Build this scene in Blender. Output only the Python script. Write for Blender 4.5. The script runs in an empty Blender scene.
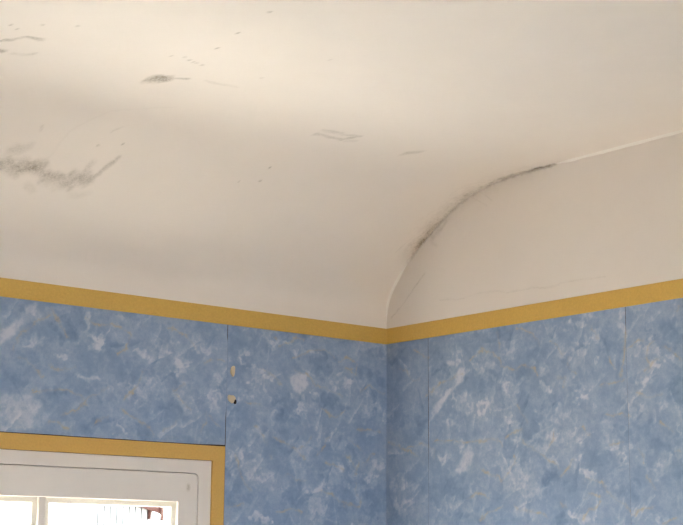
import bpy, bmesh, math, random
import numpy as np
from mathutils import Matrix, Vector

scene = bpy.context.scene
col = scene.collection

# ------------------------------------------------------------------ camera
ZB = 1.96                                   # height of the lower edge of the yellow border
CAM = Vector((-2.1136, -2.4408, ZB - 0.4548))
F_PX, YAW, PITCH, ROLL = 1512.34, math.radians(50.852), math.radians(11.112), math.radians(0.444)
fw = Vector((math.cos(YAW) * math.cos(PITCH), math.sin(YAW) * math.cos(PITCH), math.sin(PITCH)))
rt = fw.cross(Vector((0, 0, 1))).normalized()
up = rt.cross(fw)
rt, up = rt * math.cos(ROLL) + up * math.sin(ROLL), up * math.cos(ROLL) - rt * math.sin(ROLL)
cam_data = bpy.data.cameras.new('camera')
cam = bpy.data.objects.new('camera', cam_data)
col.objects.link(cam)
cam_data.sensor_width = 36.0
cam_data.lens = F_PX / 683.0 * 36.0
cam_data.clip_start = 0.02
cam.matrix_world = Matrix(((rt.x, up.x, -fw.x, CAM.x), (rt.y, up.y, -fw.y, CAM.y),
                           (rt.z, up.z, -fw.z, CAM.z), (0, 0, 0, 1)))
scene.camera = cam

# ------------------------------------------------------------------ sky, sun, exposure
world = bpy.data.worlds.new('hazy_sky')
scene.world = world
world.use_nodes = True
bg = world.node_tree.nodes['Background']
bg.inputs['Color'].default_value = (0.90, 0.95, 1.0, 1)
bg.inputs['Strength'].default_value = 22.0

sun_data = bpy.data.lights.new('sun', 'SUN')
sun_data.energy = 128.0
sun_data.angle = math.radians(0.6)
sun_data.color = (1.0, 0.95, 0.89)
sun = bpy.data.objects.new('sun', sun_data)
col.objects.link(sun)
SUN_TO = Vector((-0.10, -0.42, -0.90))      # a high sun in front of the window: it lights the added bounce wall outside, which lights the ceiling
sun.rotation_euler = SUN_TO.to_track_quat('-Z', 'Y').to_euler()

vs = scene.view_settings
vs.view_transform = 'Standard'
vs.look = 'None'
vs.exposure = 0.0
vs.gamma = 1.0
vs.use_curve_mapping = False
try:
    scene.cycles.use_denoising = True
    scene.cycles.max_bounces = 14
    scene.cycles.diffuse_bounces = 8
    scene.cycles.sample_clamp_indirect = 0.0
except Exception:
    pass

random.seed(7)
rng = np.random.default_rng(11)

# ------------------------------------------------------------------ measured marks (metres on the wall / ceiling)
# wall marks: (distance along the wall, height); ceiling marks: (x, length along the cove profile from the border)
LEFT_BLOTCHES = [(-0.783,1.865,0.01,0.009,0.7),(-0.732,1.927,0.009,0.026,0.7),(-0.716,1.9,0.019,0.014,0.55),(-0.723,1.827,0.019,0.011,0.6),(-0.846,1.879,0.028,0.011,0.3),(-0.616,1.885,0.013,0.009,0.5),(-0.572,1.901,0.018,0.012,0.4),(-0.529,1.864,0.019,0.013,0.6),(-0.585,1.837,0.031,0.021,0.4),(-0.462,1.909,0.019,0.012,0.5),(-0.604,1.803,0.031,0.021,0.45),(-0.448,1.836,0.012,0.028,0.35),(-0.49,1.928,0.011,0.01,0.4),(-0.44,1.803,0.029,0.023,0.4),(-0.514,1.804,0.02,0.018,0.35),(-0.769,1.914,0.023,0.019,-0.5),(-0.814,1.955,0.016,0.011,-0.4),(-0.875,1.822,0.028,0.014,-0.35),(-0.797,1.787,0.02,0.013,-0.35),(-0.63,1.85,0.02,0.015,-0.3),(-0.539,1.79,0.021,0.017,-0.35),(-0.663,1.963,0.044,0.012,-0.25),(-0.482,1.953,0.047,0.012,-0.25),(-0.389,1.892,0.019,0.01,0.5),(-0.342,1.876,0.022,0.012,0.5),(-0.347,1.856,0.012,0.008,0.7),(-0.317,1.864,0.015,0.006,0.6),(-0.378,1.833,0.027,0.016,0.4),(-0.296,1.783,0.01,0.014,0.5),(-0.301,1.928,0.012,0.014,0.35),(-0.271,1.939,0.021,0.006,0.4),(-0.194,1.837,0.01,0.008,0.6),(-0.112,1.866,0.027,0.017,0.5),(-0.222,1.804,0.028,0.022,0.45),(-0.035,1.821,0.04,0.025,0.4),(-0.143,1.96,0.049,0.008,0.35),(-0.047,1.955,0.04,0.009,0.3),(-0.182,1.902,0.037,0.025,-0.4),(-0.154,1.821,0.024,0.019,-0.5),(-0.052,1.888,0.023,0.015,-0.35),(-0.271,1.791,0.033,0.04,-0.3),(-0.375,1.707,0.019,0.023,0.4),(-0.36,1.673,0.029,0.02,0.45),(-0.343,1.588,0.027,0.012,0.6),(-0.319,1.579,0.013,0.008,0.8),(-0.311,1.659,0.02,0.014,0.4),(-0.342,1.752,0.022,0.011,0.4),(-0.221,1.711,0.029,0.024,0.4),(-0.236,1.682,0.018,0.016,0.35),(-0.398,1.648,0.02,0.027,-0.35),(-0.24,1.634,0.033,0.022,-0.4),(-0.127,1.744,0.032,0.02,0.45),(-0.142,1.666,0.035,0.023,0.4),(-0.072,1.648,0.022,0.015,0.4),(-0.188,1.611,0.026,0.018,0.45),(-0.023,1.699,0.019,0.012,0.55),(-0.045,1.669,0.014,0.016,0.4),(-0.028,1.62,0.025,0.029,-0.35),(-0.136,1.617,0.024,0.016,-0.35),(-0.295,1.729,0.036,0.02,-0.25)]
LEFT_FACETS = [([(-0.836,1.956),(-0.856,1.947),(-0.869,1.927),(-0.891,1.907),(-0.906,1.895),(-0.905,1.875),(-0.884,1.891),(-0.856,1.918),(-0.837,1.932)],0.75),([(-0.956,1.776),(-0.834,1.79),(-0.815,1.773),(-0.837,1.748),(-0.83,1.728),(-0.953,1.72)],0.5),([(-0.259,1.867),(-0.239,1.879),(-0.218,1.874),(-0.213,1.858),(-0.233,1.836),(-0.251,1.843)],0.95)]
LEFT_VEINS = [[(-0.836,1.797),(-0.806,1.797),(-0.764,1.803),(-0.74,1.795),(-0.727,1.783)],[(-0.801,1.742),(-0.779,1.741),(-0.76,1.734)],[(-0.78,1.759),(-0.745,1.767),(-0.718,1.797),(-0.683,1.816)],[(-0.879,1.867),(-0.867,1.898),(-0.834,1.924),(-0.807,1.939)],[(-0.807,1.947),(-0.781,1.913),(-0.768,1.901)],[(-0.735,1.94),(-0.711,1.931),(-0.675,1.931)],[(-0.871,1.857),(-0.836,1.84),(-0.817,1.825)],[(-0.802,1.845),(-0.771,1.84),(-0.751,1.849)],[(-0.683,1.934),(-0.665,1.93),(-0.639,1.919),(-0.645,1.896),(-0.668,1.881)],[(-0.554,1.938),(-0.542,1.943),(-0.528,1.932),(-0.504,1.921),(-0.49,1.909)],[(-0.47,1.879),(-0.449,1.885),(-0.423,1.889)],[(-0.538,1.819),(-0.527,1.809),(-0.509,1.796),(-0.5,1.788)],[(-0.538,1.821),(-0.515,1.834)],[(-0.457,1.777),(-0.433,1.759)],[(-0.653,1.778),(-0.62,1.759),(-0.589,1.745),(-0.579,1.731)],[(-0.557,1.742),(-0.531,1.759)],[(-0.647,1.794),(-0.622,1.818),(-0.606,1.852)],[(-0.335,1.883),(-0.305,1.867),(-0.279,1.853)],[(-0.299,1.947),(-0.294,1.945)],[(-0.251,1.952),(-0.225,1.948)],[(-0.255,1.906),(-0.224,1.919),(-0.209,1.927)],[(-0.368,1.808),(-0.334,1.807)],[(-0.286,1.93),(-0.266,1.938),(-0.245,1.95)],[(-0.227,1.917),(-0.209,1.927),(-0.177,1.936),(-0.156,1.927),(-0.145,1.918)],[(-0.223,1.88),(-0.197,1.861),(-0.155,1.85),(-0.12,1.838)],[(-0.134,1.91),(-0.107,1.921),(-0.08,1.909),(-0.085,1.889),(-0.112,1.9)],[(-0.074,1.852),(-0.046,1.867),(-0.007,1.853)],[(-0.175,1.811),(-0.154,1.796),(-0.133,1.794),(-0.117,1.811)],[(-0.084,1.776),(-0.051,1.773),(-0.018,1.771)],[(-0.347,1.764),(-0.332,1.753),(-0.315,1.734)],[(-0.389,1.703),(-0.379,1.66),(-0.354,1.638)],[(-0.304,1.709),(-0.302,1.703)],[(-0.411,1.602),(-0.392,1.61),(-0.368,1.608)],[(-0.266,1.673),(-0.246,1.662),(-0.215,1.659)],[(-0.285,1.597),(-0.245,1.606),(-0.224,1.595)],[(-0.297,1.745),(-0.267,1.731),(-0.247,1.726),(-0.221,1.707)],[(-0.1,1.752),(-0.078,1.738),(-0.07,1.728)],[(-0.164,1.701),(-0.137,1.692),(-0.118,1.685)],[(-0.078,1.703),(-0.083,1.68)],[(-0.179,1.644),(-0.147,1.637),(-0.115,1.618),(-0.072,1.615)],[(-0.185,1.717),(-0.164,1.742),(-0.154,1.755)]]
RIGHT_BLOTCHES = [(0.213,1.902,0.021,0.012,0.45),(0.283,1.879,0.014,0.012,0.5),(0.293,1.806,0.017,0.013,0.55),(0.224,1.811,0.029,0.018,0.45),(0.364,1.913,0.025,0.018,0.45),(0.358,1.857,0.013,0.024,0.45),(0.371,1.834,0.024,0.016,0.5),(0.307,1.805,0.022,0.013,0.5),(0.461,1.827,0.015,0.01,0.55),(0.493,1.782,0.033,0.016,0.5),(0.482,1.934,0.028,0.015,0.35),(0.546,1.889,0.02,0.011,0.5),(0.549,1.816,0.017,0.015,0.5),(0.308,1.891,0.017,0.012,0.4),(0.588,1.918,0.021,0.013,0.5),(0.558,1.944,0.022,0.011,0.45),(0.652,1.928,0.009,0.022,0.4),(0.692,1.882,0.025,0.015,0.5),(0.729,1.849,0.013,0.007,0.8),(0.763,1.858,0.015,0.007,0.75),(0.732,1.874,0.018,0.011,0.5),(0.592,1.868,0.007,0.006,0.6),(0.701,1.823,0.02,0.01,0.5),(0.554,1.806,0.026,0.015,0.5),(0.656,1.782,0.018,0.018,0.35),(0.2,1.777,0.024,0.011,0.5),(0.078,1.66,0.028,0.014,0.45),(0.06,1.619,0.025,0.02,0.4),(0.106,1.733,0.031,0.012,0.35),(0.36,1.766,0.022,0.013,0.55),(0.322,1.697,0.024,0.012,0.4),(0.361,1.683,0.035,0.017,0.45),(0.394,1.657,0.032,0.021,0.45),(0.355,1.639,0.029,0.016,0.45),(0.461,1.734,0.033,0.019,0.5),(0.477,1.693,0.017,0.011,0.5),(0.443,1.637,0.031,0.017,0.4),(0.519,1.734,0.027,0.017,0.45),(0.619,1.748,0.014,0.021,0.4),(0.566,1.663,0.017,0.011,0.75),(0.639,1.708,0.025,0.016,0.5),(0.727,1.58,0.019,0.008,0.65),(0.726,1.661,0.019,0.014,0.5),(0.539,1.581,0.022,0.01,0.55),(0.315,1.946,0.039,0.016,-0.35),(0.313,1.847,0.033,0.018,-0.35),(0.442,1.899,0.031,0.017,-0.3),(0.409,1.864,0.024,0.012,-0.35),(0.762,1.906,0.031,0.024,-0.35),(0.768,1.791,0.022,0.028,-0.4),(0.168,1.9,0.024,0.025,-0.3),(0.181,1.645,0.047,0.028,-0.35),(0.281,1.593,0.039,0.015,-0.4),(0.42,1.751,0.026,0.019,-0.3),(0.688,1.735,0.032,0.018,-0.35),(0.594,1.695,0.028,0.014,-0.3),(0.661,1.63,0.032,0.017,-0.35),(0.753,1.696,0.026,0.02,-0.35),(0.044,1.922,0.025,0.034,-0.25),(0.044,1.795,0.025,0.025,-0.3),(0.482,1.654,0.023,0.013,-0.3),(0.624,1.894,0.022,0.016,-0.3)]
RIGHT_FACETS = [([(0.228,1.89),(0.242,1.887),(0.239,1.865),(0.216,1.853),(0.189,1.83),(0.159,1.804),(0.137,1.789),(0.147,1.813),(0.201,1.85)],0.85),([(0.252,1.731),(0.211,1.684),(0.231,1.671),(0.251,1.686),(0.263,1.711),(0.261,1.729)],0.7)]
RIGHT_VEINS = [[(0.085,1.939),(0.11,1.928),(0.132,1.918)],[(0.041,1.905),(0.066,1.895),(0.082,1.878),(0.107,1.876)],[(0.128,1.843),(0.159,1.857),(0.171,1.865)],[(0.26,1.901),(0.272,1.912),(0.294,1.916)],[(0.291,1.92),(0.321,1.912),(0.339,1.898),(0.344,1.881),(0.381,1.874),(0.409,1.875),(0.433,1.867),(0.442,1.853)],[(0.334,1.95),(0.339,1.915)],[(0.389,1.949),(0.418,1.943),(0.446,1.921),(0.449,1.908)],[(0.495,1.845),(0.512,1.847),(0.507,1.831)],[(0.386,1.804),(0.397,1.785)],[(0.475,1.918),(0.509,1.889)],[(0.58,1.929),(0.596,1.909)],[(0.663,1.881),(0.682,1.894),(0.7,1.898)],[(0.604,1.824),(0.626,1.826),(0.653,1.828)],[(0.684,1.801),(0.714,1.794),(0.74,1.797)],[(0.748,1.881),(0.768,1.867),(0.782,1.855)],[(0.648,1.837),(0.657,1.873),(0.661,1.92)],[(0.621,1.869),(0.637,1.846)],[(0.701,1.84),(0.737,1.857)],[(0.777,1.938),(0.786,1.946)],[(0.152,1.745),(0.212,1.74),(0.264,1.737),(0.297,1.739),(0.328,1.74),(0.344,1.727)],[(0.06,1.735),(0.122,1.74),(0.152,1.731),(0.146,1.711)],[(0.245,1.627),(0.279,1.638)],[(0.009,1.751),(0.041,1.74),(0.097,1.715)],[(0.357,1.741),(0.38,1.75),(0.399,1.753)],[(0.28,1.682),(0.303,1.675),(0.332,1.663),(0.343,1.655)],[(0.268,1.635),(0.297,1.63),(0.31,1.627)],[(0.284,1.585),(0.315,1.6),(0.342,1.607)],[(0.377,1.61),(0.398,1.598),(0.427,1.597),(0.452,1.593),(0.46,1.581)],[(0.401,1.729),(0.455,1.702),(0.493,1.677)],[(0.496,1.611),(0.511,1.6)],[(0.343,1.659),(0.379,1.69),(0.376,1.706)],[(0.497,1.661),(0.529,1.687)],[(0.61,1.769),(0.641,1.767),(0.666,1.762)],[(0.554,1.75),(0.571,1.733)],[(0.559,1.655),(0.585,1.649),(0.6,1.645),(0.61,1.628),(0.624,1.614),(0.644,1.604),(0.667,1.588),(0.694,1.599),(0.714,1.601)],[(0.618,1.714),(0.653,1.714)],[(0.684,1.701),(0.698,1.689),(0.697,1.677)],[(0.735,1.748),(0.758,1.727)],[(0.766,1.697),(0.779,1.696)],[(0.701,1.654),(0.72,1.63)]]
CEILING_STAINS = [([(-1.003,0.253),(-0.963,0.256),(-0.909,0.263)],0.0133,0.75),([(-0.968,0.259),(-0.938,0.259)],0.0076,0.35),([(-0.89,0.248),(-0.85,0.247),(-0.82,0.259)],0.0133,0.7),([(-0.832,0.226),(-0.826,0.248),(-0.824,0.3)],0.0057,0.35),([(-0.815,0.25),(-0.795,0.275),(-0.784,0.324)],0.0042,0.45),([(-0.977,0.286),(-0.954,0.302)],0.0076,0.3),([(-0.916,0.22),(-0.901,0.212)],0.0076,0.25),([(-0.825,0.211),(-0.792,0.228)],0.0057,0.15),([(-1.155,0.584),(-1.149,0.611),(-1.138,0.621),(-1.129,0.642),(-1.107,0.643)],0.0029,0.6),([(-1.144,0.561),(-1.125,0.567)],0.0029,0.7),([(-1.112,0.564),(-1.094,0.569),(-1.084,0.584)],0.0023,0.35),([(-0.88,0.597),(-0.871,0.604),(-0.861,0.609)],0.0074,1.15),([(-0.864,0.61),(-0.853,0.623),(-0.836,0.633)],0.0023,0.55),([(-0.81,0.642),(-0.777,0.643),(-0.751,0.651)],0.0019,0.22),([(-0.491,0.528),(-0.469,0.529),(-0.43,0.527),(-0.418,0.546)],0.0027,0.45),([(-0.494,0.549),(-0.457,0.554),(-0.428,0.553),(-0.411,0.558)],0.0023,0.35),([(-0.419,0.525),(-0.403,0.535)],0.0023,0.25),([(-0.28,0.531),(-0.259,0.55)],0.0042,0.38),([(-0.905,0.279),(-0.902,0.322),(-0.9,0.361),(-0.883,0.402),(-0.864,0.443),(-0.778,0.506)],0.0009,0.07),([(-0.951,0.351),(-0.953,0.362)],0.0029,0.2),([(-0.829,0.383),(-0.82,0.401)],0.0019,0.2)]
CEILING_SPECKS = [(-0.886,0.787,0.9),(-0.887,0.713,0.6),(-0.877,0.709,0.5),(-0.858,0.706,0.5),(-0.901,0.862,0.8),(-0.919,0.711,0.4),(-0.917,0.962,0.7),(-0.479,0.334,0.7),(-0.484,0.375,0.8),(-0.793,0.358,0.8),(-0.834,0.342,0.5),(-1.171,0.676,0.6),(-1.156,0.666,0.5),(-1.136,0.706,0.4),(-1.095,0.735,0.4),(-0.52,0.321,0.4),(-0.721,0.854,0.3),(-0.749,0.714,0.3),(-0.87,0.709,0.4),(-0.9,0.721,0.4)]
WALL_STAINS = [([(0.015,2.016),(0.024,2.021),(0.044,2.034),(0.086,2.068),(0.123,2.099)],0.0009,0.6),([(0.169,2.036),(0.229,2.03),(0.288,2.035),(0.33,2.033),(0.366,2.026),(0.426,2.026),(0.479,2.021),(0.52,2.027),(0.617,2.022)],0.0008,0.35),([(0.146,2.169),(0.17,2.188),(0.189,2.198)],0.0061,0.5),([(0.146,2.16),(0.158,2.152)],0.0047,0.3),([(0.261,2.239),(0.285,2.226),(0.31,2.211)],0.0009,0.4),([(0.285,2.247),(0.325,2.221)],0.0009,0.3)]

# ------------------------------------------------------------------ helpers
def link(o, parent=None):
    col.objects.link(o)
    if parent is not None:
        o.parent = parent
    return o

def structure(o):
    o['kind'] = 'structure'
    return o

def tag(o, label, category, group=None):
    o['label'] = label
    o['category'] = category
    if group:
        o['group'] = group
    return o

def empty(name, loc=(0, 0, 0)):
    o = bpy.data.objects.new(name, None)
    o.empty_display_size = 0.05
    o.location = loc
    return link(o)

def mesh_obj(name, verts, faces, mat, parent=None, smooth=False):
    me = bpy.data.meshes.new(name)
    me.from_pydata([tuple(v) for v in verts], [], faces)
    me.update()
    bm = bmesh.new(); bm.from_mesh(me)
    bmesh.ops.recalc_face_normals(bm, faces=bm.faces)
    bm.to_mesh(me); bm.free()
    if smooth:
        me.polygons.foreach_set('use_smooth', [True] * len(me.polygons))
    me.materials.append(mat)
    return link(bpy.data.objects.new(name, me), parent)

def box_geo(lo, hi):
    x0, y0, z0 = lo; x1, y1, z1 = hi
    v = [(x0, y0, z0), (x1, y0, z0), (x1, y1, z0), (x0, y1, z0), (x0, y0, z1), (x1, y0, z1), (x1, y1, z1), (x0, y1, z1)]
    f = [(0, 3, 2, 1), (4, 5, 6, 7), (0, 1, 5, 4), (1, 2, 6, 5), (2, 3, 7, 6), (3, 0, 4, 7)]
    return v, f

def boxes(name, spans, mat, parent=None, bevel=0.0):
    V, F = [], []
    for lo, hi in spans:
        v, f = box_geo(lo, hi)
        n = len(V); V += v; F += [tuple(i + n for i in q) for q in f]
    o = mesh_obj(name, V, F, mat, parent)
    if bevel:
        m = o.modifiers.new('bevel', 'BEVEL'); m.width = bevel; m.segments = 2; m.limit_method = 'ANGLE'
    return o

def grid_obj(name, P, mat, parent=None, attrs=None, flip=False):
    """P: (n, m, 3) array of points -> one sheet of quads with float attributes."""
    n, m, _ = P.shape
    idx = np.arange(n * m).reshape(n, m)
    q = np.stack([idx[:-1, :-1], idx[1:, :-1], idx[1:, 1:], idx[:-1, 1:]], -1).reshape(-1, 4)
    if flip:
        q = q[:, ::-1]
    me = bpy.data.meshes.new(name)
    me.vertices.add(n * m); me.vertices.foreach_set('co', P.reshape(-1).astype(np.float32))
    me.loops.add(q.size); me.loops.foreach_set('vertex_index', q.reshape(-1).astype(np.int32))
    me.polygons.add(len(q))
    me.polygons.foreach_set('loop_start', (np.arange(len(q)) * 4).astype(np.int32))
    me.polygons.foreach_set('loop_total', np.full(len(q), 4, np.int32))
    me.polygons.foreach_set('use_smooth', np.ones(len(q), bool))
    for k, a in (attrs or {}).items():
        at = me.attributes.new(k, 'FLOAT', 'POINT')
        at.data.foreach_set('value', a.reshape(-1).astype(np.float32))
    me.update(calc_edges=True); me.validate()
    me.materials.append(mat)
    return link(bpy.data.objects.new(name, me), parent)

_tab = np.random.default_rng(3).random((256, 256))
def vnoise(u, v, octaves=1, seed=0):
    out = 0.0; amp = 1.0; tot = 0.0
    for k in range(octaves):
        x = u * 2 ** k + seed * 17.3 + k * 5.1; y = v * 2 ** k + seed * 9.7 + k * 3.3
        xi = np.floor(x).astype(int); yi = np.floor(y).astype(int)
        fx = x - xi; fy = y - yi
        fx = fx * fx * (3 - 2 * fx); fy = fy * fy * (3 - 2 * fy)
        g = lambda i, j: _tab[(xi + i) % 256, (yi + j) % 256]
        out = out + amp * ((g(0, 0) * (1 - fx) + g(1, 0) * fx) * (1 - fy) + (g(0, 1) * (1 - fx) + g(1, 1) * fx) * fy)
        tot += amp; amp *= 0.55
    return out / tot

def sstep(a, b, x):
    t = np.clip((x - a) / (b - a), 0, 1)
    return t * t * (3 - 2 * t)

def seg_dist(u, v, pts):
    d = np.full(u.shape, 9.0)
    if len(pts) == 1:
        return np.hypot(u - pts[0][0], v - pts[0][1])
    for (ax, ay), (bx, by) in zip(pts[:-1], pts[1:]):
        ex, ey = bx - ax, by - ay
        t = np.clip(((u - ax) * ex + (v - ay) * ey) / (ex * ex + ey * ey + 1e-12), 0, 1)
        d = np.minimum(d, np.hypot(u - ax - t * ex, v - ay - t * ey))
    return d

def poly_dist(u, v, pts):
    inside = np.zeros(u.shape, bool)
    n = len(pts)
    for i in range(n):
        (ax, ay), (bx, by) = pts[i], pts[(i + 1) % n]
        if ay != by:
            c = ((ay > v) != (by > v)) & (u < (bx - ax) * (v - ay) / (by - ay) + ax)
            inside ^= c
    d = seg_dist(u, v, list(pts) + [pts[0]])
    return np.where(inside, -d, d)

# ------------------------------------------------------------------ materials
def new_mat(name):
    m = bpy.data.materials.new(name)
    m.use_nodes = True
    nt = m.node_tree
    return m, nt, nt.nodes['Principled BSDF']

def n_(nt, typ, **kw):
    n = nt.nodes.new(typ)
    for k, v in kw.items():
        setattr(n, k, v)
    return n

def mixc(nt, fac, a, b, blend='MIX'):
    n = n_(nt, 'ShaderNodeMix', data_type='RGBA', blend_type=blend)
    for s, x in ((n.inputs[0], fac), (n.inputs[6], a), (n.inputs[7], b)):
        if isinstance(x, (int, float)):
            s.default_value = x
        elif isinstance(x, tuple):
            s.default_value = (*x, 1) if len(x) == 3 else x
        else:
            nt.links.new(x, s)
    return n.outputs[2]

def mathn(nt, op, a, b=0.0, clamp=False):
    n = n_(nt, 'ShaderNodeMath', operation=op); n.use_clamp = clamp
    for s, x in zip(n.inputs, (a, b)):
        if isinstance(x, (int, float)):
            s.default_value = x
        else:
            nt.links.new(x, s)
    return n.outputs[0]

def noise(nt, scale, detail=3.0, rough=0.55, coord='Object', vec_scale=None, distortion=0.0):
    tc = n_(nt, 'ShaderNodeTexCoord')
    n = n_(nt, 'ShaderNodeTexNoise')
    n.inputs['Scale'].default_value = scale
    n.inputs['Detail'].default_value = detail
    n.inputs['Roughness'].default_value = rough
    n.inputs['Distortion'].default_value = distortion
    src = tc.outputs[coord]
    if vec_scale:
        mp = n_(nt, 'ShaderNodeMapping'); mp.inputs['Scale'].default_value = vec_scale
        nt.links.new(src, mp.inputs[0]); src = mp.outputs[0]
    nt.links.new(src, n.inputs['Vector'])
    return n.outputs['Fac']

def ramp(nt, fac, stops):
    r = n_(nt, 'ShaderNodeValToRGB')
    el = r.color_ramp.elements
    while len(el) < len(stops):
        el.new(0.5)
    for e, (p, c) in zip(el, stops):
        e.position = p; e.color = (*c, 1) if len(c) == 3 else c
    nt.links.new(fac, r.inputs[0])
    return r.outputs[0]

def bump(nt, bsdf, height, strength=0.2, dist=0.001):
    b = n_(nt, 'ShaderNodeBump')
    b.inputs['Strength'].default_value = strength
    b.inputs['Distance'].default_value = dist
    nt.links.new(height, b.inputs['Height'])
    nt.links.new(b.outputs[0], bsdf.inputs['Normal'])

def attr(nt, name):
    return n_(nt, 'ShaderNodeAttribute', attribute_name=name).outputs['Fac']

def mat_plaster(name, base=(0.80, 0.733, 0.675)):
    m, nt, b = new_mat(name)
    n1 = noise(nt, 9.0, 4, 0.6)
    c = mixc(nt, n1, tuple(x * 0.965 for x in base), tuple(min(1, x * 1.03) for x in base))
    g = noise(nt, 420.0, 2, 0.7)
    c = mixc(nt, mathn(nt, 'MULTIPLY', mathn(nt, 'SUBTRACT', g, 0.35, True), 0.16), c, tuple(x * 0.7 for x in base))
    # mould: soft density from the mesh, broken up by fine grain
    md = attr(nt, 'mould')
    fine = noise(nt, 260.0, 4, 0.75)
    mid = noise(nt, 60.0, 3, 0.6)
    k = mathn(nt, 'ADD', mathn(nt, 'MULTIPLY', fine, 1.25), mathn(nt, 'MULTIPLY', mid, 0.45))
    dens = mathn(nt, 'MULTIPLY', md, mathn(nt, 'MULTIPLY', k, k), True)
    c = mixc(nt, mathn(nt, 'MULTIPLY', attr(nt, 'rust'), 0.55), c, (0.52, 0.37, 0.26))
    c = mixc(nt, mathn(nt, 'MULTIPLY', dens, 0.88), c, (0.175, 0.135, 0.088))
    nt.links.new(c, b.inputs['Base Color'])
    b.inputs['Roughness'].default_value = 0.75
    b.inputs['Specular IOR Level'].default_value = 0.25
    bump(nt, b, noise(nt, 34.0, 5, 0.6), 0.10, 0.003)
    return m

def mat_paper():
    m, nt, b = new_mat('blue_marbled_wallpaper')
    t = attr(nt, 'tone')
    g = noise(nt, 330.0, 3, 0.75)
    g2 = noise(nt, 75.0, 4, 0.7)
    t = mathn(nt, 'ADD', t, mathn(nt, 'MULTIPLY', mathn(nt, 'SUBTRACT', g, 0.5), 0.34))
    t = mathn(nt, 'ADD', t, mathn(nt, 'MULTIPLY', mathn(nt, 'SUBTRACT', g2, 0.5), 0.42), True)
    c = ramp(nt, t, [(0.0, PAPER[0]), (0.40, PAPER[1]), (0.68, PAPER[2]), (1.0, PAPER[3])])
    v = mathn(nt, 'MULTIPLY', attr(nt, 'vein'), mathn(nt, 'ADD', mathn(nt, 'MULTIPLY', g, 0.9), 0.4), True)
    c = mixc(nt, v, c, (0.46, 0.38, 0.25))
    nt.links.new(c, b.inputs['Base Color'])
    b.inputs['Roughness'].default_value = 0.8
    b.inputs['Specular IOR Level'].default_value = 0.12
    bump(nt, b, g, 0.10, 0.0008)
    return m

def mat_yellow(name, base):
    m, nt, b = new_mat(name)
    g = noise(nt, 240.0, 3, 0.7)
    g2 = noise(nt, 40.0, 3, 0.6)
    c = mixc(nt, g, tuple(x * 0.80 for x in base), tuple(min(1, x * 1.17) for x in base))
    c = mixc(nt, mathn(nt, 'MULTIPLY', g2, 0.35), c, (base[0] * 0.93, base[1] * 1.02, base[2] * 1.3))
    nt.links.new(c, b.inputs['Base Color'])
    b.inputs['Roughness'].default_value = 0.5
    b.inputs['Specular IOR Level'].default_value = 0.3
    bump(nt, b, g, 0.12, 0.0006)
    return m

def mat_plain(name, base, rough=0.6, var=0.08, scale=60.0, spec=0.3, vec_scale=None):
    m, nt, b = new_mat(name)
    g = noise(nt, scale, 4, 0.6, vec_scale=vec_scale)
    c = mixc(nt, g, tuple(x * (1 - var) for x in base), tuple(min(1, x * (1 + var)) for x in base))
    nt.links.new(c, b.inputs['Base Color'])
    b.inputs['Roughness'].default_value = rough
    b.inputs['Specular IOR Level'].default_value = spec
    return m

def mat_paint():
    """white gloss paint of the window, with one small brown run of old resin"""
    m, nt, b = new_mat('white_window_paint')
    base = (0.77, 0.70, 0.645)
    g = noise(nt, 26.0, 4, 0.6)
    c = mixc(nt, g, tuple(x * 0.96 for x in base), tuple(x * 1.03 for x in base))
    tc = n_(nt, 'ShaderNodeTexCoord')
    mp = n_(nt, 'ShaderNodeMapping')
    mp.inputs['Location'].default_value = (0.4985 / 0.006, 0, -(ZB - 0.322) / 0.010)
    mp.inputs['Scale'].default_value = (1 / 0.006, 0.0, 1 / 0.010)
    nt.links.new(tc.outputs['Object'], mp.inputs[0])
    ln = n_(nt, 'ShaderNodeVectorMath', operation='LENGTH')
    nt.links.new(mp.outputs[0], ln.inputs[0])
    spot = mathn(nt, 'SUBTRACT', 1.0, ln.outputs['Value'], True)
    spot = mathn(nt, 'MULTIPLY', spot, mathn(nt, 'MULTIPLY', noise(nt, 300.0, 3), 1.5), True)
    c = mixc(nt, mathn(nt, 'MULTIPLY', spot, 0.75, True), c, (0.30, 0.22, 0.12))
    nt.links.new(c, b.inputs['Base Color'])
    b.inputs['Roughness'].default_value = 0.42
    b.inputs['Specular IOR Level'].default_value = 0.35
    return m

def mat_glass():
    m = bpy.data.materials.new('window_glass')
    m.use_nodes = True
    nt = m.node_tree
    nt.nodes.clear()
    out = n_(nt, 'ShaderNodeOutputMaterial')
    tr = n_(nt, 'ShaderNodeBsdfTransparent'); tr.inputs[0].default_value = (0.95, 0.97, 0.96, 1)
    gl = n_(nt, 'ShaderNodeBsdfGlossy'); gl.inputs['Roughness'].default_value = 0.02
    mx = n_(nt, 'ShaderNodeMixShader')
    mx.inputs[0].default_value = 0.05
    nt.links.new(tr.outputs[0], mx.inputs[1]); nt.links.new(gl.outputs[0], mx.inputs[2])
    nt.links.new(mx.outputs[0], out.inputs[0])
    return m

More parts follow.
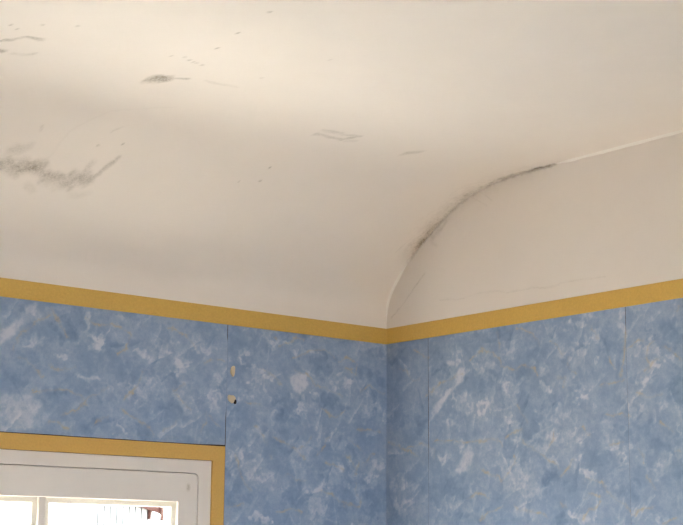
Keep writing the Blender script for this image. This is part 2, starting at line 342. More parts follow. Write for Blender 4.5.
PAPER = ((0.172, 0.248, 0.385), (0.244, 0.328, 0.475), (0.345, 0.410, 0.535), (0.540, 0.560, 0.630))
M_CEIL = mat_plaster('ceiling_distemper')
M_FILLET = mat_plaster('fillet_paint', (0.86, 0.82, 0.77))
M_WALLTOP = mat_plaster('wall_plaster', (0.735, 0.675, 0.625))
M_PAPER = mat_paper()
M_BORDER = mat_yellow('yellow_border_paper', (0.62, 0.39, 0.095))
M_TRIM = mat_yellow('yellow_trim_paint', (0.64, 0.38, 0.10))
M_BACK = mat_plain('dark_gap_backing', (0.060, 0.045, 0.036), 0.9, 0.2, 40)  # wall backing coloured dark so the gaps in the paper read as shadow
M_SHELL = mat_plain('room_wall_paint', (0.62, 0.62, 0.62), 0.8, 0.04, 20)
M_FLOOR = mat_plain('warm_pine_floor', (0.42, 0.335, 0.25), 0.6, 0.2, 14, vec_scale=(1, 9, 1))
M_BOUNCE = mat_plain('pale_bounce_stone', (0.74, 0.70, 0.65), 0.85, 0.06, 12)  # for the added wall that throws sunlight up to the ceiling
M_PAINT = mat_paint()
M_PUTTY = mat_plain('cream_bead_paint', (0.78, 0.73, 0.64), 0.5, 0.05, 80)
M_GLASS = mat_glass()
M_DAB = mat_plain('cream_filler', (0.62, 0.51, 0.35), 0.85, 0.14, 260)
M_HOLE = mat_plain('dark_hole', (0.02, 0.015, 0.012), 0.9, 0.1, 50)
M_BOARD = mat_plain('grey_shed_boards', (0.24, 0.24, 0.235), 0.7, 0.04, 30)  # greyed below white so the gaps between boards stay visible
M_BROWN = mat_plain('brown_roof_timber', (0.033, 0.009, 0.005), 0.8, 0.25, 30)
M_SHEDBACK = mat_plain('shed_backing', (0.025, 0.025, 0.025), 0.9, 0.1, 10)
M_ROOF = mat_plain('dark_roof_felt', (0.05, 0.045, 0.045), 0.9, 0.2, 12)
M_GROUND = mat_plain('dark_gravel', (0.155, 0.14, 0.125), 0.95, 0.2, 25)

# ------------------------------------------------------------------ room dimensions
X_W, Y_N = -4.0, -3.5               # the room runs from x = X_W to 0 and from y = Y_N to 0
PROFILE = [(0, 0), (0, .03), (0, .05), (-.004, .085), (-.020, .116), (-.043, .143), (-.066, .165), (-.102, .194), (-.146, .224),
           (-.195, .252), (-.26, .280), (-.32, .292), (-.376, .2985), (-.431, .301), (-.5, .3015), (-.6, .3015)]
P = np.array(PROFILE)
S = np.r_[0, np.cumsum(np.hypot(*np.diff(P, axis=0).T))]
def smooth_profile():
    """Catmull-Rom through the measured profile"""
    out = []
    for i in range(len(P) - 1):
        p0, p1, p2, p3 = P[max(i - 1, 0)], P[i], P[i + 1], P[min(i + 2, len(P) - 1)]
        for t in np.linspace(0, 1, 12, endpoint=False):
            out.append(0.5 * ((2 * p1) + (p2 - p0) * t + (2 * p0 - 5 * p1 + 4 * p2 - p3) * t * t + (3 * p1 - p0 - 3 * p2 + p3) * t ** 3))
    out.append(P[-1])
    out = np.array(out); out[:, 0] = np.minimum(out[:, 0], 0.0)
    return out
SP_ = smooth_profile()
SP_S = np.r_[0, np.cumsum(np.hypot(*np.diff(SP_, axis=0).T))]
SP_S *= S[-1] / SP_S[-1]
def profile_at(s):
    y = np.interp(s, SP_S, SP_[:, 0]); z = np.interp(s, SP_S, SP_[:, 1])
    over = np.maximum(s - S[-1], 0)
    return y - over, z + ZB
Z_C = ZB + 0.3015

# opening of the window in the left wall, and of the added fill window behind the camera
W1 = (-1.168, -0.446, 0.86, ZB - 0.2690)
W2 = (-2.15, -0.85, 0.90, 1.95)

def wall_with_hole(name, axis, lo, hi, thick, hole, mat):
    """axis-aligned wall in the x-z plane at y=thick[0]..thick[1] with a rectangular opening"""
    (a0, z0), (a1, z1) = lo, hi
    h0, h1, k0, k1 = hole
    sp = [((a0, thick[0], z0), (h0, thick[1], z1)), ((h1, thick[0], z0), (a1, thick[1], z1)),
          ((h0, thick[0], z0), (h1, thick[1], k0)), ((h0, thick[0], k1), (h1, thick[1], z1))]
    return boxes(name, sp, mat)

floor = structure(boxes('floor', [((X_W - .2, Y_N - .2, -0.12), (0.2, 0.25, 0.0))], M_FLOOR))
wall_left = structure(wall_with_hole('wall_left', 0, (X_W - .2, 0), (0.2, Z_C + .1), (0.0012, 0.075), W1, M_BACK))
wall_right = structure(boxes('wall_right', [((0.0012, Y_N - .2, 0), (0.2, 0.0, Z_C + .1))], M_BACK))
wall_rear = structure(wall_with_hole('wall_rear', 0, (X_W - .2, 0), (0.0, Z_C + .1), (Y_N - .2, Y_N), W2, M_SHELL))
wall_side = structure(boxes('wall_side', [((X_W - .2, Y_N, 0), (X_W, 0.0, Z_C + .1))], M_SHELL))

# ------------------------------------------------------------------ ceiling with the cove, painted in one sheet
def mould_on_ceiling(X, Sg):
    w = vnoise(X * 60, Sg * 40, 3, 1) - .5
    w2 = vnoise(X * 60, Sg * 40, 3, 2) - .5
    k = np.interp(Sg, [.2, .5], [.9, .42])
    out = np.zeros(X.shape)
    for pts, r, a in CEILING_STAINS:
        xs = [p[0] for p in pts]; ss = [p[1] for p in pts]
        sel = (X > min(xs) - .08) & (X < max(xs) + .08) & (Sg > min(ss) - .12) & (Sg < max(ss) + .12)
        if not sel.any():
            continue
        kk = np.interp(np.mean(ss), [.2, .5], [.9, .42])
        u = X[sel] + w[sel] * (r * 1.4 + .004); v = (Sg[sel] + w2[sel] * (r * 1.4 + .004) / kk) * kk
        d = seg_dist(u, v, [(p[0], p[1] * kk) for p in pts])
        rr = max(r, 0.0016)
        blot = vnoise(X[sel] * 45, Sg[sel] * 45, 3, 5)
        out[sel] = np.maximum(out[sel], 1.05 * a * (1 - sstep(0, rr * 1.9, d)) * (0.2 + 1.3 * blot))
    for x, s, a in CEILING_SPECKS:
        sel = (abs(X - x) < .02) & (abs(Sg - s) < .03)
        d = np.hypot(X[sel] - x, (Sg[sel] - s) * k[sel])
        out[sel] = np.maximum(out[sel], a * (1 - sstep(.0008, .0034, d)))
    # the black line of mould in the angle with the right wall
    dx = -X
    along = np.interp(Sg, [.17, .20, .24, .29, .36, .43, .50, .55, .60, .635, .652, .66], [0, .4, 1.0, .75, .65, .6, .75, .75, 1.2, 1.7, 1.2, 0])
    wid = np.interp(Sg, [.17, .22, .29, .36, .43, .50, .58, .65], [.006, .016, .024, .026, .030, .028, .022, .009])
    n = vnoise(X * 110, Sg * 70, 3, 7)
    out = np.maximum(out, along * (1 - sstep(0.1, 1.0, dx / (wid * (.2 + 1.3 * n)))) * (.25 + 1.1 * n))
    halo = np.interp(Sg, [.18, .24, .30, .38, .46, .54, .64, .70], [0, .26, .24, .22, .20, .14, .08, 0])
    out = np.maximum(out, 1.7 * halo * (1 - sstep(0.0, 1.0, dx / (.060 * (.35 + n)))) * (.1 + 1.5 * vnoise(X * 260, Sg * 200, 3, 17)))
    # hairline cracks that run off the angle
    for a, b in (((-.028, .255), (-.012, .33)), ((-.05, .215), (-.03, .285))):
        d = seg_dist(X, Sg, [a, b])
        out = np.maximum(out, .28 * n * (1 - sstep(.0004, .0022, d)))
    return np.clip(out, 0, 1.4)

xs = np.r_[np.arange(X_W, -1.45, 0.05), np.arange(-1.45, -0.12, 0.0030), np.arange(-0.12, 0.0001, 0.0016)]
xs[-1] = 0.0012
ss = np.r_[np.arange(0.0, 1.45, 0.0034), np.arange(1.45, S[-1] + (-Y_N - .6) - .001, 0.05), S[-1] + (-Y_N - .6) + .02]
ss[0] = 0.012
XX, SS = np.meshgrid(xs, ss, indexing='ij')
YY, ZZ = profile_at(np.maximum(SS, 0)); ZZ = ZZ + np.minimum(SS, 0)
ZZ = ZZ + 0.0022 * (vnoise(XX * 3.1, SS * 3.1, 2, 4) - .5) * sstep(.05, .3, SS) * sstep(0.0, .2, -XX)
mould = mould_on_ceiling(XX, SS)
rust = np.interp(SS, [.20, .24, .28, .33], [0, 1, .6, 0]) * (1 - sstep(.004, .026, -XX)) * (.4 + .8 * vnoise(XX * 50, SS * 50, 2, 9)) * .9
ceiling = structure(grid_obj('ceiling', np.stack([XX, YY, ZZ], -1), M_CEIL, None, {'mould': mould, 'rust': rust}))
boxes('roof_slab', [((X_W - .2, Y_N - .2, Z_C + .1), (0.2, 0.25, Z_C + .25))], M_SHELL, ceiling)

# thin fillet of paint in the angle between ceiling and right wall, clean above and below the mould
def fillet(s0, s1, w):
    t = np.arange(s0, s1, .006)
    y, z = profile_at(t)
    dy = np.gradient(y, t); dz = np.gradient(z, t); L = np.hypot(dy, dz)
    ny, nz = -dz / L, dy / L
    ww = w * (.75 + .5 * vnoise(t * 40, t * 0 + .3, 2, 33)) * sstep(0, .05, t - s0) * sstep(0, .05, s1 - t)
    A = np.stack([-ww * 1.2, y + ny * .0002, z + nz * .0002], -1)
    M = np.stack([-ww * .45, y + ny * ww * .45, z + nz * ww * .45], -1)
    B = np.stack([-np.full(t.shape, .0003), y + ny * ww, z + nz * ww], -1)
    g = np.stack([A, M, B], 1)
    zero = np.zeros(g.shape[:2])
    return grid_obj('paint_fillet', g, M_FILLET, ceiling, {'mould': zero, 'rust': zero})
fillet(.036, .20, .0035)
fillet(.645, 1.7, .0042)

# ------------------------------------------------------------------ plaster above the border on the right wall
ys = np.r_[0.0, np.arange(0.0006, 0.95, 0.0024), np.arange(0.95, -Y_N - .01, 0.05), -Y_N]
zs = np.r_[np.arange(ZB + .01, Z_C + .012, 0.0024)]
U, V = np.meshgrid(ys, zs, indexing='ij')
mw = np.zeros(U.shape)
wn = vnoise(U * 70, V * 70, 3, 21) - .5; wn2 = vnoise(U * 70, V * 70, 3, 22) - .5
for pts, r, a in WALL_STAINS:
    rr = max(r, .0013)
    d = seg_dist(U + wn * (rr * 2 + .002), V + wn2 * (rr * 2 + .002), pts)
    mw = np.maximum(mw, .62 * a * (1 - sstep(0, rr * 1.8, d)) * (.1 + 1.4 * vnoise(U * 60, V * 60, 2, 23)))
arc = np.array([(-y, z + ZB) for y, z in PROFILE])
d = seg_dist(U, V, [tuple(q) for q in arc])
al = np.interp(U, [.06, .09, .12, .16, .22, .30, .40, .46, .485, .50, .505], [0, .4, .9, .6, .5, .4, .65, .9, 1.2, .7, 0])
n = vnoise(U * 90, V * 90, 3, 24)
mw = np.maximum(mw, al * (1 - sstep(0.05, 1.0, d / (.0080 * (.3 + n)))) * (.5 + .7 * n))
mw = np.maximum(mw, .22 * np.interp(U, [.10, .14, .2, .3, .45, .5], [0, 1, .7, .5, .4, 0]) * (1 - sstep(0, 1, d / (.028 * (.3 + n)))) * (.3 + n))
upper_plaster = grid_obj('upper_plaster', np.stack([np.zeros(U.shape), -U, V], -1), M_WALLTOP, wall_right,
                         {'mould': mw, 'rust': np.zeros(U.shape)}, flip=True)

# ------------------------------------------------------------------ blue wallpaper, one object for each hung strip
def paint_paper(u, v, blotches, facets, veins, seed):
    """u, v in metres along the wall and up; returns tone 0..1 and vein 0..1"""
    w1 = vnoise(u * 62, v * 62, 4, seed + 1) - .5
    w2 = vnoise(u * 62, v * 62, 4, seed + 2) - .5
    tone = 0.45 + 0.30 * (vnoise(u * 16, v * 16, 3, seed + 3) - .5) + 0.34 * (vnoise((u + v) * 42, (v - u) * 20, 4, seed + 4) - .5)
    # soft random knife marks everywhere
    r = np.random.default_rng(seed)
    u0, u1, v0, v1 = u.min(), u.max(), v.min(), v.max()
    area = (u1 - u0) * (v1 - v0)
    jobs = [(r.uniform(u0, u1), r.uniform(v0, v1), r.uniform(.006, .024), r.uniform(.005, .014), r.uniform(.12, .42) * r.choice([1, 1, -1]), r.uniform(0, 3.14))
            for _ in range(int(460 * area))]
    jobs += [(a, b, max(c, .006), max(e, .006), i, 0.0) for a, b, c, e, i in blotches]
    for a, b, ru, rv, i, th in jobs:
        R = max(ru, rv) * 2.2
        sel = (abs(u - a) < R) & (abs(v - b) < R)
        if not sel.any():
            continue
        du = u[sel] - a + w1[sel] * ru * 3.4; dv = v[sel] - b + w2[sel] * rv * 3.4
        c_, s_ = math.cos(th), math.sin(th)
        d = np.hypot((du * c_ + dv * s_) / ru, (dv * c_ - du * s_) / rv)
        tex = vnoise(u[sel] * 130, v[sel] * 130, 2, seed + 6)
        tone[sel] += i * 0.50 * (1 - sstep(.55, 1.25, d)) * (.35 + 1.3 * tex)
    for pts, i in facets:
        d = poly_dist(u + w1 * .008, v + w2 * .008, pts)
        tone += i * 0.55 * (1 - sstep(-.004, .006, d)) * (.6 + .7 * vnoise(u * 130, v * 130, 2, seed + 7))
    # dragged knife marks: one crisp edge, fading across the mark, mostly rising to the right
    for _ in range(int(300 * area)):
        x, y, a = r.uniform(u0, u1), r.uniform(v0, v1), r.normal(.95, .5)
        ln, wd_, i = r.uniform(.014, .036), r.uniform(.008, .020), r.uniform(.10, .28) * r.choice([1, 1, 1, -1])
        sel = (abs(u - x) < ln * 1.3) & (abs(v - y) < ln * 1.3)
        if not sel.any():
            continue
        du = u[sel] - x + w1[sel] * .010; dv = v[sel] - y + w2[sel] * .010
        a_ = du * math.cos(a) + dv * math.sin(a); b_ = dv * math.cos(a) - du * math.sin(a)
        m_ = (1 - sstep(.75, 1.0, abs(a_) / ln)) * sstep(0, .0016, b_) * (1 - sstep(.15, 1.0, b_ / (wd_ * (1 - .5 * a_ / ln))))
        tone[sel] += i * m_ * (.35 + 1.3 * vnoise(u[sel] * 150, v[sel] * 150, 2, seed + 75))
    # pale scratches and dragged edges
    for _ in range(int(620 * area)):
        x, y, a, ln = r.uniform(u0, u1), r.uniform(v0, v1), r.normal(1.0, .7), r.uniform(.008, .035)
        sel = (abs(u - x) < ln + .004) & (abs(v - y) < ln + .004)
        if not sel.any():
            continue
        q = [(x - .5 * ln * math.cos(a), y - .5 * ln * math.sin(a)), (x + .5 * ln * math.cos(a), y + .5 * ln * math.sin(a))]
        d = seg_dist(u[sel] + w1[sel] * .006, v[sel] + w2[sel] * .006, q)
        tone[sel] += r.uniform(.04, .15) * r.choice([1, 1, -1]) * (1 - sstep(.0004, .0034, d))
    tone += .20 * (vnoise(u * 190, v * 190, 3, seed + 70) - .5)
    vein = np.zeros(u.shape)
    nv = [list(p) for p in veins]
    for _ in range(int(60 * area) if not veins else int(16 * area)):
        x, y, a = r.uniform(u0, u1), r.uniform(v0, v1), r.uniform(0, 6.28)
        p = [(x, y)]
        for _ in range(r.integers(2, 5)):
            a += r.uniform(-.8, .8); x += .016 * math.cos(a); y += .012 * math.sin(a); p.append((x, y))
        nv.append(p)
    for j, p in enumerate(nv):
        px = [q[0] for q in p]; py = [q[1] for q in p]
        sel = (u > min(px) - .02) & (u < max(px) + .02) & (v > min(py) - .02) & (v < max(py) + .02)
        if not sel.any():
            continue
        uu, vv = u[sel], v[sel]
        f1 = vnoise(uu * 260, vv * 260, 2, seed + 60) - .5
        f2 = vnoise(uu * 260, vv * 260, 2, seed + 61) - .5
        d = seg_dist(uu + w1[sel] * .013 + f1 * .004, vv + w2[sel] * .013 + f2 * .004, p)
        wd = .0011 + .0042 * vnoise(uu * 60, vv * 60, 2, seed + 8 + j % 5) ** 1.6
        brk = 2.2 * (vnoise(uu * 70, vv * 70, 3, seed + 30 + j % 7) - .30)
        vein[sel] = np.maximum(vein[sel], .84 * np.clip(brk, 0.20, 1) * (1 - sstep(.1, 1.0, d / (wd * 1.25))))
        vein[sel] = np.maximum(vein[sel], .16 * np.clip(brk, 0, 1) * (1 - sstep(.1, 1.0, d / .007)))
        tone[sel] += .05 * (1 - sstep(.3, 1.0, d / .007))
    return np.clip(tone, 0, 1), np.clip(vein, 0, 1)

def strip_rows(z0, z1, fine_from):
    lo = np.arange(z0, min(1.0, z1), .012)
    mid = np.arange(max(1.0, z0), min(fine_from, z1), .004)
    hi = np.arange(max(fine_from, z0), z1, .0015)
    return np.r_[lo, mid, hi, z1]

LIFT = 0.0                                   # the face of the paper lies in the wall plane; the plaster is 1.2 mm behind
def gap(z, spans):
    """half-open seam: width by height, from (height, width) pairs"""
    zz = [q[0] for q in spans]; ww = [q[1] for q in spans]
    return np.interp(z, zz, ww) * (.75 + .5 * vnoise(z * 160, z * 0 + .5, 2, 40))

Z_TRIM = ZB - 0.2405                         # upper edge of the yellow trim round the window
Z_TOP = ZB + 0.004
def left_strip(x0, x1, z0, seed, right_gap=None, left_gap=None, fine=True, z1=None):
    z = strip_rows(z0, z1 or Z_TOP, 1.50 if fine else 9)
    x = np.r_[np.arange(x0, x1, .0015 if fine else .004), x1]
    A, B = np.meshgrid(x, z, indexing='ij')
    t, v = paint_paper(A, B, LEFT_BLOTCHES if fine else [], LEFT_FACETS if fine else [], LEFT_VEINS if fine else [], seed)
    Pm = np.stack([A, np.full(A.shape, -LIFT), B], -1)
    if right_gap: Pm[-1, :, 0] -= gap(z, right_gap)
    if left_gap: Pm[0, :, 0] += gap(z, left_gap)
    if z0 > 1 and fine: Pm[:, 0, 2] += .0016 * sstep(-.47, -.435, x) + .0010 * (vnoise(x * 30, x * 0, 2, 44) - .5)
    return Pm, t, v

SEAM_L = [(0, .0022), (1.70, .0022), (1.775, .0016), (1.80, .0002), (1.925, .0002), (1.935, .0014), (1.97, .0018)]
def put_strip(name, data, parent):
    Pm, t, v = data
    return grid_obj(name, Pm, M_PAPER, parent, {'tone': t, 'vein': v})

put_strip('wallpaper_strip', left_strip(-.946, -.415, Z_TRIM + .0018, 101, right_gap=SEAM_L), wall_left)
put_strip('wallpaper_strip', left_strip(-1.476, -.9475, Z_TRIM + .0018, 131, fine=False), wall_left)
put_strip('wallpaper_strip', left_strip(-2.006, -1.478, 0.0, 141, fine=False), wall_left)
for k in range(3):
    put_strip('wallpaper_strip', left_strip(-2.006 - .53 * (k + 1), -2.0075 - .53 * k, 0.0, 151 + k, fine=False), wall_left)
put_strip('wallpaper_strip', left_strip(X_W, -3.598, 0.0, 160, fine=False), wall_left)
put_strip('wallpaper_strip', left_strip(-1.476, W1[0] - .030, 0.0, 170, fine=False, z1=Z_TRIM + .0016), wall_left)
# below the window
bz = W1[2] - .03
A, B = np.meshgrid(np.arange(W1[0] - .03, W1[1] + .03, .012), np.arange(0, bz, .012), indexing='ij')
t, v = paint_paper(A, B, [], [], [], 181)
put_strip('wallpaper_strip', (np.stack([A, 0 * A, B], -1), t, v), wall_left)

def right_strip(d0, d1, seed, far_gap=None, near_gap=None, fine=True, wrap=0.0):
    z = strip_rows(0.0, Z_TOP, 1.50 if fine else 9)
    d = np.r_[np.arange(d0, d1, .0017 if fine else .004), d1]
    A, B = np.meshgrid(d, z, indexing='ij')
    t, v = paint_paper(A, B, RIGHT_BLOTCHES if fine else [], RIGHT_FACETS if fine else [], RIGHT_VEINS if fine else [], seed)
    Pm = np.stack([np.full(A.shape, -LIFT), -A, B], -1)
    if far_gap: Pm[0, :, 1] -= gap(z, far_gap)
    if near_gap: Pm[-1, :, 1] += gap(z, near_gap)
    return Pm, t, v

# one strip is folded round the corner: 415 mm on the left wall, 132 mm on the right wall
Pa, ta, va = left_strip(-.415, 0.0, 0.0, 201)
Pb, tb, vb = right_strip(0.0, .132, 202)
put_strip('wallpaper_strip', (np.concatenate([Pa, Pb[1:]], 0), np.concatenate([ta, tb[1:]], 0), np.concatenate([va, vb[1:]], 0)), wall_left)
SEAM_R1 = [(0, .0004), (1.68, .0004), (1.74, .0012), (1.80, .0014), (1.90, .0010), (1.97, .0008)]
SEAM_R2 = [(0, .0003), (1.90, .0003), (1.93, .0010), (1.97, .0011)]
put_strip('wallpaper_strip', right_strip(.132, .662, 212, far_gap=SEAM_R1), wall_right)
put_strip('wallpaper_strip', right_strip(.662, 1.192, 222, far_gap=SEAM_R2), wall_right)
e = 1.193
k = 0
while e < -Y_N:
    put_strip('wallpaper_strip', right_strip(e, min(e + .529, -Y_N), 230 + k, fine=False), wall_right)
    e += .53; k += 1

# ------------------------------------------------------------------ yellow border under the cove and above the paper
BT = 0.0016
def border(name, spans):
    return structure(boxes(name, spans, M_BORDER, None, 0.0005))
border('trim_1', [((X_W, -BT, ZB), (-BT, 0.0012, ZB + 0.034))])
border('trim_2', [((-BT, Y_N, ZB), (0.0012, 0.0012, ZB + 0.034))])
# yellow strips round the window, set 2 mm from the cut edge of the paper
TW = 0.0285
TT = 0.004
zt = Z_TRIM
trim = structure(boxes('trim_3', [((W1[0] - TW, -TT, zt - TW), (-0.4182, 0.0012, zt))], M_TRIM, None, 0.0003))
trim = structure(boxes('trim_4', [((-0.4182 - TW, -TT, W1[2] - TW), (-0.4182, 0.0012, zt - TW))], M_TRIM, None, 0.0003))
trim = structure(boxes('trim_5', [((W1[0] - TW, -TT, W1[2] - TW), (W1[0], 0.0012, zt - TW - .0003))], M_TRIM, None, 0.0006))

# ------------------------------------------------------------------ window in the left wall
def rounded_rect(x0, x1, z0, z1, r, k=6):
    pts = []
    for cx, cz, a0 in ((x1 - r, z1 - r, 0), (x0 + r, z1 - r, 90), (x0 + r, z0 + r, 180), (x1 - r, z0 + r, 270)):
        for i in range(k + 1):
            a = math.radians(a0 + 90 * i / k)
            pts.append((cx + r * math.cos(a), cz + r * math.sin(a)))
    return pts

def ring(name, outer, inner, y0, y1, mat, parent, bev=0.0):
    """flat frame between two outlines with the same number of points, from y0 (room side) to y1"""
    n = len(outer)
    V = [(x, y0, z) for x, z in outer] + [(x, y0, z) for x, z in inner] + [(x, y1, z) for x, z in outer] + [(x, y1, z) for x, z in inner]
    F = []
    for i in range(n):
        j = (i + 1) % n
        F += [(i, j, n + j, n + i), (2 * n + i, 3 * n + i, 3 * n + j, 2 * n + j), (i, 2 * n + i, 2 * n + j, j), (n + i, n + j, 3 * n + j, 3 * n + i)]
    o = mesh_obj(name, V, F, mat, parent)
    if bev:
        m = o.modifiers.new('bevel', 'BEVEL'); m.width = bev; m.segments = 3; m.limit_method = 'ANGLE'; m.angle_limit = math.radians(50)
    return o

window = structure(empty('window_1', (0, 0, 0)))
fx0, fx1, fz0, fz1 = W1[0] + .0005, W1[1] - .0005, W1[2] + .0005, W1[3] - .0005
gx0, gx1, gz0, gz1 = W1[0] + .030, -0.4758, W1[2] + .030, ZB - 0.2945       # gap line between frame and casement
ring('window_frame', rounded_rect(fx0, fx1, fz0, fz1, .0004), rounded_rect(gx0, gx1, gz0, gz1, .011), 0.0, 0.072, M_PAINT, window, 0.0014)
cx0, cx1, cz0, cz1 = gx0 + .0013, gx1 - .0013, gz0 + .0013, gz1 - .0013
px0, px1, pz0, pz1 = cx0 + .045, -0.5205, cz0 + .055, ZB - 0.3497           # clear opening inside the casement
casement = ring('casement', rounded_rect(cx0, cx1, cz0, cz1, .0095), rounded_rect(px0, px1, pz0, pz1, .0004), 0.0006, 0.050, M_PAINT, window, 0.0014)
boxes('rebate', [((fx0 + .02, .055, fz0 + .02), (cx0 + .01, .07, fz1 - .02)), ((cx1 - .01, .055, fz0 + .02), (fx1 - .02, .07, fz1 - .02)),
                 ((fx0 + .02, .055, cz1 - .01), (fx1 - .02, .07, fz1 - .02)), ((fx0 + .02, .055, fz0 + .02), (fx1 - .02, .07, cz0 + .01))], M_PAINT, window)
BARW = 0.0145
bars = [-0.8055]
pitch = (-0.8055 + BARW / 2) - px1          # negative: one pane to the next
x = -0.8055
while x + pitch - BARW > px0 + .05:
    x += pitch - BARW
    bars.append(x)
bars = [b for b in bars if b > px0 + .08]
assert len(bars) == 1
zbar = (pz0 + pz1) / 2
for b in bars:
    boxes('glazing_bar', [((b - BARW / 2, .0030, pz0), (b + BARW / 2, .045, pz1))], M_PAINT, casement, .001)
edges = [px1] + [v for b in bars for v in (b + BARW / 2, b - BARW / 2)] + [px0]
cols = [(edges[i + 1], edges[i]) for i in range(0, len(edges), 2)]
for a, b in cols:
    boxes('glazing_bar', [((a, .0030, zbar - BARW / 2), (b, .045, zbar + BARW / 2))], M_PAINT, casement, .001)
    for z0, z1 in ((pz0, zbar - BARW / 2), (zbar + BARW / 2, pz1)):
        # sloping putty bead: proud edge at the casement, thin edge on the glass
        bw = .0095
        o4 = [(b, z1), (a, z1), (a, z0), (b, z0)]
        i4 = [(b - bw, z1 - bw), (a + bw, z1 - bw), (a + bw, z0 + bw), (b - bw, z0 + bw)]
        V = [(x, .0080, z) for x, z in o4] + [(x, .0100, z) for x, z in i4] + [(x, .030, z) for x, z in o4] + [(x, .030, z) for x, z in i4]
        F = []
        for i in range(4):
            j = (i + 1) % 4
            F += [(i, j, 4 + j, 4 + i), (8 + i, 12 + i, 12 + j, 8 + j), (i, 8 + i, 8 + j, j), (4 + i, 4 + j, 12 + j, 12 + i)]
        mesh_obj('glazing_bead', V, F, M_PUTTY, casement)
        boxes('pane', [((a + .004, .0245, z0 + .004), (b - .004, .0275, z1 - .004))], M_GLASS, casement)
boxes('window_sill', [((W1[0] - .03, -.045, W1[2] - .028), (W1[1] + .028, 0.075, W1[2]))], M_PAINT, window, .003)

# unseen window behind the camera, added for fill light
w2 = structure(empty('added_fill_window', (0, 0, 0)))
o_, i_ = rounded_rect(*W2[:2], *W2[2:], .0004), rounded_rect(W2[0] + .06, W2[1] - .06, W2[2] + .06, W2[3] - .06, .0004)
fr2 = ring('window_frame', o_, i_, Y_N - .12, Y_N - .04, M_PAINT, w2)
mx_ = (W2[0] + W2[1]) / 2
boxes('mullion', [((mx_ - .03, Y_N - .11, W2[2] + .06), (mx_ + .03, Y_N - .05, W2[3] - .06))], M_PAINT, w2)
for a, b in ((W2[0] + .06, mx_ - .03), (mx_ + .03, W2[1] - .06)):
    boxes('pane', [((a, Y_N - .085, W2[2] + .06), (b, Y_N - .08, W2[3] - .06))], M_GLASS, w2)

# ------------------------------------------------------------------ two dabs of filler on the paper beside the seam
def dab(x, z, rx, rz, h, seed, label, hole=None):
    rr = np.random.default_rng(seed)
    K, R = 18, 5
    V = []; F = []
    prof = [(1.0, 0.0), (.93, .55), (.72, .9), (.4, 1.0)]
    ph = rr.uniform(0, 6.28, 3)
    for f, hh in prof:
        for i in range(K):
            a = 2 * math.pi * i / K
            w = 1 + .13 * math.sin(2 * a + ph[0]) + .10 * math.sin(3 * a + ph[1]) + .06 * math.sin(5 * a + ph[2])
            V.append((x + rx * f * w * math.cos(a), .0004 - h * hh * (1 + rr.uniform(-.12, .12)), z + rz * f * w * math.sin(a)))
    V.append((x, -h * .95, z)); c = len(V) - 1
    for k in range(len(prof) - 1):
        for i in range(K):
            j = (i + 1) % K
            F.append((k * K + i, k * K + j, (k + 1) * K + j, (k + 1) * K + i))
    for i in range(K):
        F.append(((len(prof) - 1) * K + i, (len(prof) - 1) * K + (i + 1) % K, c))
    F.append(tuple(range(K - 1, -1, -1)))
    V = [(a - x, b, e - z) for a, b, e in V]
    o = mesh_obj('filler_dab', V, F, M_DAB, None, True)
    o.location = (x, 0, z)
    tag(o, label, 'filler', 'dabs of filler beside the wallpaper seam')
    if hole:
        hx, hz, hr, hh = hole
        K2 = 12
        V2 = [(hx + hr * math.cos(2 * math.pi * i / K2), y, hz + hh * math.sin(2 * math.pi * i / K2)) for y in (-h * 1.12, .0003) for i in range(K2)]
        F2 = [tuple(range(K2)), tuple(range(2 * K2 - 1, K2 - 1, -1))] + [(i, (i + 1) % K2, K2 + (i + 1) % K2, K2 + i) for i in range(K2)]
        hp = mesh_obj('plug_hole', V2, F2, M_HOLE, o)
        hp['label'] = 'small dark hole at the edge of the filler'
    return o
dab(-.4015, ZB - .091, .0064, .0098, .0030, 5, 'oval cream filler dab on blue wallpaper, upper of the two beside the seam')
dab(-.4030, ZB - .146, .0088, .0090, .0036, 8, 'cream filler dab with a dark hole, lower of the two beside the seam', hole=(.0072, -.0056, .0022, .0044))

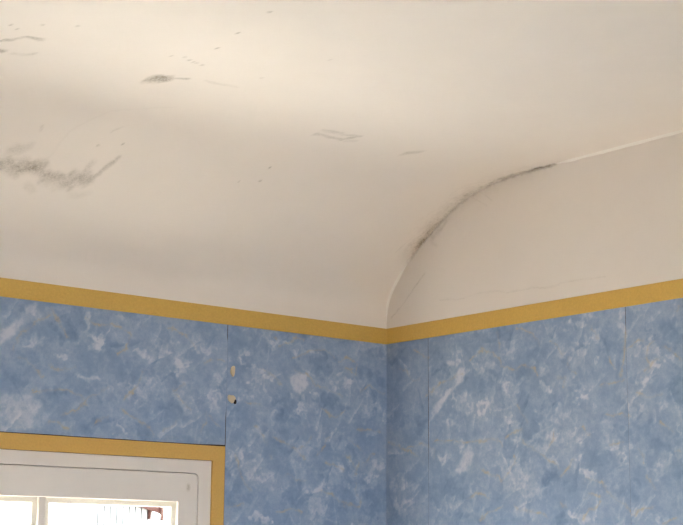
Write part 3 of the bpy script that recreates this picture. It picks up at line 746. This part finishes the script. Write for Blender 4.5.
# ------------------------------------------------------------------ outside: ground and a white boarded shed with a brown roof edge
ground = structure(boxes('ground', [((-25, -25, -.40), (30, 40, -.30))], M_GROUND))
bounce_wall = structure(boxes('added_bounce_wall', [((-1.22, .36, -.30), (0.5, .88, .80))], M_BOUNCE))  # unseen low wall, added to bounce sun through the window onto the ceiling
shed = empty('garden_shed', (3.84, 7.0, -.30))
tag(shed, 'white garden shed of upright boards with a brown roof edge seen through the window', 'shed')
SX0, SX1, SY = 1.64, 3.86, 7.0
def off(s):
    return [tuple(c - d for c, d in zip(p, (3.84, 7.0, -.30))) for p in s]
slope = -0.27
def verge(x):                                # lower edge of the brown verge board
    return ZB - .103 + (x - 3.722) * slope
bwid, bgap = .0405, .0105
x = SX1 - .028
nb = 0
while x > SX0 and nb < 9:               # upright boards beside the corner, a plain panel beyond them
    lo, hi = x - bwid, x
    V = [(lo, SY, -.29), (hi, SY, -.29), (hi, SY + .0055, -.29), (lo, SY + .0055, -.29),
         (lo, SY, verge(lo) + .03), (hi, SY, verge(hi) + .03), (hi, SY + .0055, verge(hi) + .03), (lo, SY + .0055, verge(lo) + .03)]
    mesh_obj('board', off(V), box_geo((0, 0, 0), (1, 1, 1))[1], M_BOARD, shed)
    x -= bwid + bgap; nb += 1
hi, lo = x, SX0
V = [(lo, SY, -.29), (hi, SY, -.29), (hi, SY + .0055, -.29), (lo, SY + .0055, -.29),
     (lo, SY, verge(lo) + .03), (hi, SY, verge(hi) + .03), (hi, SY + .0055, verge(hi) + .03), (lo, SY + .0055, verge(lo) + .03)]
mesh_obj('wall_panel', off(V), box_geo((0, 0, 0), (1, 1, 1))[1], M_BOARD, shed)
xl = SX0
V = [(xl, SY + .006, -.29), (SX1 - .03, SY + .006, -.29), (SX1 - .03, SY + 1.6, -.29), (xl, SY + 1.6, -.29),
     (xl, SY + .006, verge(xl) + .04), (SX1 - .03, SY + .006, verge(SX1) + .04), (SX1 - .03, SY + 1.6, verge(SX1) + .04), (xl, SY + 1.6, verge(xl) + .04)]
mesh_obj('shed_body', off(V), box_geo((0, 0, 0), (1, 1, 1))[1], M_SHEDBACK, shed)
def slab(name, x0, x1, y0, y1, dz0, dz1, mat):
    V = [(x0, y0, verge(x0) + dz0), (x1, y0, verge(x1) + dz0), (x1, y1, verge(x1) + dz0), (x0, y1, verge(x0) + dz0),
         (x0, y0, verge(x0) + dz1), (x1, y0, verge(x1) + dz1), (x1, y1, verge(x1) + dz1), (x0, y1, verge(x0) + dz1)]
    return mesh_obj(name, off(V), box_geo((0, 0, 0), (1, 1, 1))[1], mat, shed)
slab('verge_board', xl - .1, 3.886, SY - .055, SY - .03, 0, .11, M_BROWN)
slab('roof', xl - .1, 3.884, SY - .06, SY + 1.65, .111, .135, M_ROOF)
def box_off(name, lo, hi, mat):
    v, f = box_geo(lo, hi)
    return mesh_obj(name, off(v), f, mat, shed)
box_off('rafter_end', (3.856, SY - .08, ZB - .192), (3.884, SY - .056, ZB - .05), M_BROWN)
box_off('dark_gap_strip', (3.788, SY - .03, ZB - .180), (3.797, SY - .002, ZB - .09), M_BROWN)  # thin brown strip standing for the dark gap between two boards
